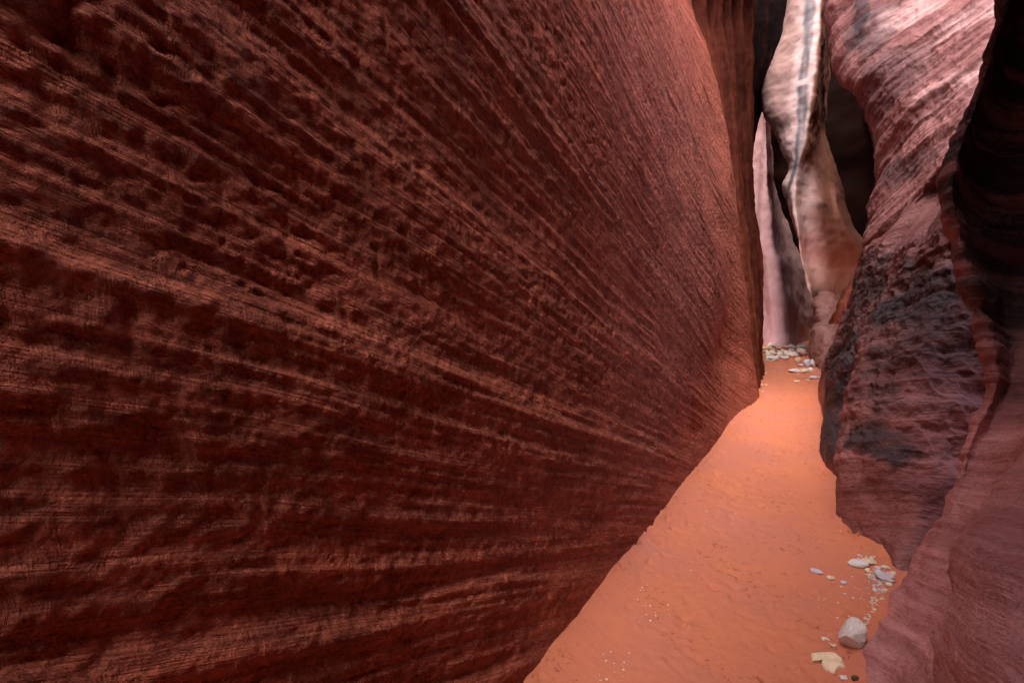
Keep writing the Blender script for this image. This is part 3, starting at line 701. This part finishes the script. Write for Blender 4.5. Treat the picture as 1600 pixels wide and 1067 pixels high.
import bmesh
def stone_mesh(name, seed, sub, mat, ang=0.5):
    """unit stone: sphere, chipped flat on a few random planes, then roughened"""
    bm = bmesh.new(); bmesh.ops.create_icosphere(bm, subdivisions=sub, radius=1.0)
    V = np.array([v.co[:] for v in bm.verts]); r = np.random.RandomState(seed)
    for _ in range(int(5 + 8 * ang)):
        n = r.normal(size=3); n /= np.linalg.norm(n); k = r.uniform(0.55, 0.9)
        dd = V @ n - k
        V = V - np.clip(dd, 0, None)[:, None] * n * 0.92
    V = V * (1 + 0.10 * fbm(V[:, 0] * 1.3 + seed, V[:, 1] * 1.3, V[:, 2] * 1.3, 3) + 0.03 * fbm(V[:, 0] * 5, V[:, 1] * 5 + seed, V[:, 2] * 5, 3))[:, None]
    V -= (V.max(0) + V.min(0)) / 2; V /= (V.max(0) - V.min(0)) / 2
    for v, c in zip(bm.verts, V): v.co = c
    for f in bm.faces: f.smooth = True
    me = bpy.data.meshes.new(name); bm.to_mesh(me); bm.free(); me.materials.append(mat)
    return me

def put(name, me, u, v, w, h, label, cat, group=None, rot=0.0, sink=0.25, depth=None, tilt=0.0):
    """stone whose foot stands where pixel (u, v) meets the sand; w x h in pixels give its real size there"""
    p = ground(u, v); k = np.linalg.norm(p - CAMP) / FPX * 0.93
    o = bpy.data.objects.new(name, me); col.objects.link(o)
    W = w * k / 2; el = math.atan2(CAM_H, np.linalg.norm(p[:2]))
    D = depth * k / 2 if depth else W * 0.8
    Hh = max(0.35 * W, (h * k / 2 - D * math.sin(el)) / max(math.cos(el), 0.2))
    o.scale = (W, D, Hh); o.rotation_euler = (tilt, 0, rot + YAW)
    o.location = (p[0], p[1], sand_z(p[0], p[1]) + Hh * (1 - 2 * sink))
    return tag(o, label, cat, group)

put("boulder", stone_mesh("boulder", 11, 5, S_white, 0.35), 1330, 1008, 34, 44, "white-grey boulder with an orange stain, largest loose stone, against the near right wall", "boulder", rot=0.3, sink=0.12, depth=26, tilt=-0.15)
put("stone", stone_mesh("stone", 12, 4, S_pink, 0.2), 1346, 1010, 9, 22, "small upright pinkish stone wedged between the white-grey boulder and the wall", "stone", sink=0.15)
put("pebble", stone_mesh("pebble", 13, 4, S_white, 0.2), 1318, 1059, 12, 8, "white oval pebble in front of the half-buried cream slab", "pebble", rot=0.2)
put("stone", stone_mesh("stone", 14, 3, S_dark, 0.4), 1336, 1064, 9, 9, "small dark stone at the foot of the near right wall", "stone")
put("stone", stone_mesh("stone", 15, 4, S_lilac, 0.3), 1276, 893, 15, 8, "grey-lilac bean-shaped stone lying alone on open sand", "stone", rot=-0.5)
put("stone", stone_mesh("stone", 16, 3, S_cream, 0.4), 1298, 903, 11, 5, "small flat cream stone right of the grey-lilac bean-shaped one", "stone")
put("stone", stone_mesh("stone", 17, 3, S_lilac, 0.5), 1318, 910, 9, 5, "small bluish chip of stone halfway to the pebble heap", "stone")
put("stone", stone_mesh("stone", 18, 4, S_white, 0.5), 1340, 883, 24, 9, "flat whitish slab stone at the upper end of the pebble heap", "stone")
put("stone", stone_mesh("stone", 19, 4, S_cream, 0.5), 1357, 880, 18, 11, "cream stone just right of the flat whitish slab stone", "stone")
put("stone", stone_mesh("stone", 20, 4, S_lilac, 0.7), 1381, 907, 22, 12, "pale blue-grey angular stone, largest in the pebble heap by the right wall", "stone", rot=0.2, sink=0.05)
put("stone", stone_mesh("stone", 21, 4, S_pink, 0.6), 1391, 915, 12, 7, "pink-white wedge stone touching the wall beside the blue-grey angular one", "stone", rot=-0.5, sink=0.1)
# far end
far = [("boulder", 1253, 556, 18, 15, S_pink, "pale pink block, largest stone at the far end of the path"),
       ("boulder", 1261, 572, 13, 13, S_lilac, "round grey-lilac boulder at the far end of the path"),
       ("stone", 1270, 573, 8, 14, S_white, "upright whitish stone right of the round grey-lilac boulder"),
       ("stone", 1247, 566, 9, 9, S_cream, "cream stone left of the round grey-lilac boulder"),
       ("stone", 1251, 572, 10, 5, S_pink, "low pinkish stone below the cream one at the path's far end"),
       ("stone", 1241, 582, 19, 8, S_white, "pointed white stone nearest the middle of the path's far end"),
       ("stone", 1256, 583, 14, 9, S_cream, "rounded cream stone right of the pointed white one"),
       ("stone", 1266, 580, 8, 7, S_white, "small white stone right of the rounded cream one"),
       ("stone", 1274, 592, 15, 6, S_lilac, "flat grey stone close to the right wall's dark foot far down the path"),
       ("stone", 1245, 598, 9, 4, S_cream, "flat cream chip in front of the far stones, nearest the viewer"),
       ("stone", 1261, 595, 7, 3, S_pink, "small pinkish chip beside the flat cream chip far down the path"),
       ("stone", 1206, 561, 20, 6, S_white, "long low white stone near the left wall at the path's far end"),
       ("stone", 1236, 556, 22, 9, S_white, "broad whitish stone left of the pale pink block"),
       ("stone", 1222, 559, 16, 7, S_pink, "low pinkish stone in the middle of the far rubble row"),
       ("stone", 1203, 548, 13, 8, S_cream, "cream stone at the left end of the far rubble bank")]
for i, (nm, u, v, w, h, mt, lb) in enumerate(far):
    put(nm, stone_mesh(nm, 40 + i, 3, mt, 0.5), u, v, w, h, lb, nm, rot=random.Random(i).uniform(-0.6, 0.6), sink=0.15)

rnd = random.Random(5)
protos = [stone_mesh("pebble", 60 + i, 2, mt, 0.8) for i, mt in enumerate((S_white, S_cream, S_lilac, S_pink, S_white, S_cream))]
def inside(poly, u, v):
    c = False
    for i in range(len(poly)):
        (x1, y1), (x2, y2) = poly[i - 1], poly[i]
        if (y1 > v) != (y2 > v) and u < (x2 - x1) * (v - y1) / (y2 - y1) + x1: c = not c
    return c
def scatter(poly, n, w0, w1, label, group, sink=0.15, name="pebble"):
    us, vs = [p[0] for p in poly], [p[1] for p in poly]; k = 0
    while k < n:
        u, v = rnd.uniform(min(us), max(us)), rnd.uniform(min(vs), max(vs))
        if not inside(poly, u, v): continue
        w = w0 + (w1 - w0) * rnd.random() ** 2.2
        put(name, rnd.choice(protos), u, v, w, w * rnd.uniform(0.45, 0.75), label, name.replace("_", " "), group, rot=rnd.uniform(0, 6), sink=sink); k += 1
scatter([(1352, 890), (1372, 888), (1386, 882), (1398, 905), (1384, 932), (1376, 944), (1366, 930), (1360, 908)], 95, 2.5, 9, "small pale pebble in the heap at the foot of the right wall", "pebbles heaped against the right wall")
scatter([(1330, 900), (1365, 885), (1396, 905), (1376, 950), (1350, 985), (1340, 940)], 55, 1.2, 3.5, "grain-sized pale pebble strewn around the heap by the right wall", "fine gravel around the heap")
scatter([(1362, 935), (1378, 938), (1366, 962), (1352, 985), (1346, 985), (1356, 955)], 26, 2, 6, "small pale pebble in the tail trailing from the heap towards the viewer", "pebbles trailing below the heap")
scatter([(1340, 865), (1368, 872), (1366, 884), (1340, 880)], 16, 2, 6, "tiny pale chip around the flat whitish slab stone", "chips at the upper end of the heap")
scatter([(1280, 990), (1296, 996), (1310, 1008), (1308, 1016), (1298, 1008)], 16, 2, 6, "tiny white chip left of the white-grey boulder", "chips beside the white-grey boulder")
scatter([(1290, 895), (1345, 890), (1350, 960), (1300, 990), (1270, 940)], 14, 1.5, 4, "lone tiny pebble on the sand left of the heap", "lone pebbles on the right half of the sand")
scatter([(990, 905), (1045, 915), (1050, 960), (1030, 985), (998, 975)], 24, 1.2, 4, "tiny white pebble on the left part of the near sand", "pebbles on the left of the near sand")
scatter([(940, 1010), (985, 1010), (975, 1066), (935, 1066)], 18, 1.2, 4, "tiny white pebble on the sand at the bottom edge of the picture", "pebbles at the bottom of the picture")
scatter([(1050, 780), (1260, 740), (1330, 850), (1250, 900), (1020, 890)], 14, 1.0, 2.5, "speck-sized pebble on the middle stretch of sand", "pebbles on the middle of the path")
scatter([(1195, 540), (1272, 540), (1266, 552), (1240, 560), (1195, 566)], 130, 3.5, 11, "pale rubble stone in the bank at the lilac column's foot", "rubble bank at the far end", 0.1, "rubble_stone")
scatter([(1192, 575), (1200, 575), (1195, 625), (1188, 625)], 9, 2, 5, "tiny pale stone along the left wall's far foot", "stones along the left wall's far foot")

# half-buried cream slab, outline with real thickness
poly = [(1267, 1021), (1278, 1018.5), (1295, 1018), (1306, 1021), (1312, 1025), (1316, 1030), (1319, 1036), (1322, 1043), (1316, 1044), (1313, 1043.5), (1309, 1046), (1305, 1051), (1299, 1050), (1296, 1047), (1290, 1045), (1286, 1040), (1284, 1036), (1284, 1032), (1277, 1032), (1269, 1033)]
pp = np.array([ground(u, v) for u, v in poly]); cc = pp.mean(0)
bm = bmesh.new(); rings = []
for sc_, zz in ((1.04, -0.03), (1.0, 0.002), (0.93, 0.008), (0.7, 0.012), (0.4, 0.014)):
    rings.append([bm.verts.new((p[0] * 1.0, p[1], 0)) for p in ((pp - cc) * sc_)])
    for i, v in enumerate(rings[-1]):
        v.co.z = zz + (0.002 * math.sin(i * 2.3 + sc_ * 9) if zz > 0.007 else 0)
for a, b in zip(rings[:-1], rings[1:]):
    for i in range(len(a)):
        bm.faces.new((a[i], a[(i + 1) % len(a)], b[(i + 1) % len(a)], b[i]))
bm.faces.new(rings[-1])
bmesh.ops.recalc_face_normals(bm, faces=bm.faces)
bmesh.ops.subdivide_edges(bm, edges=bm.edges, cuts=2, use_grid_fill=True)
for v in bm.verts:
    q = float(fbm(np.array([v.co.x * 22]), np.array([v.co.y * 22]), np.array([1.0]), 3)[0]); v.co.z += 0.004 * q
    v.co.x += 0.003 * float(noise(np.array([v.co.y * 40]), np.array([v.co.x * 40]), np.array([3.0]))[0])
me = bpy.data.meshes.new("stone_slab"); bm.to_mesh(me); bm.free(); me.materials.append(S_cream)
o = bpy.data.objects.new("stone_slab", me); col.objects.link(o); o.location = (cc[0], cc[1], sand_z(cc[0], cc[1]))
tag(o, "flat cream slab half buried in the sand in front of the white-grey boulder", "slab")
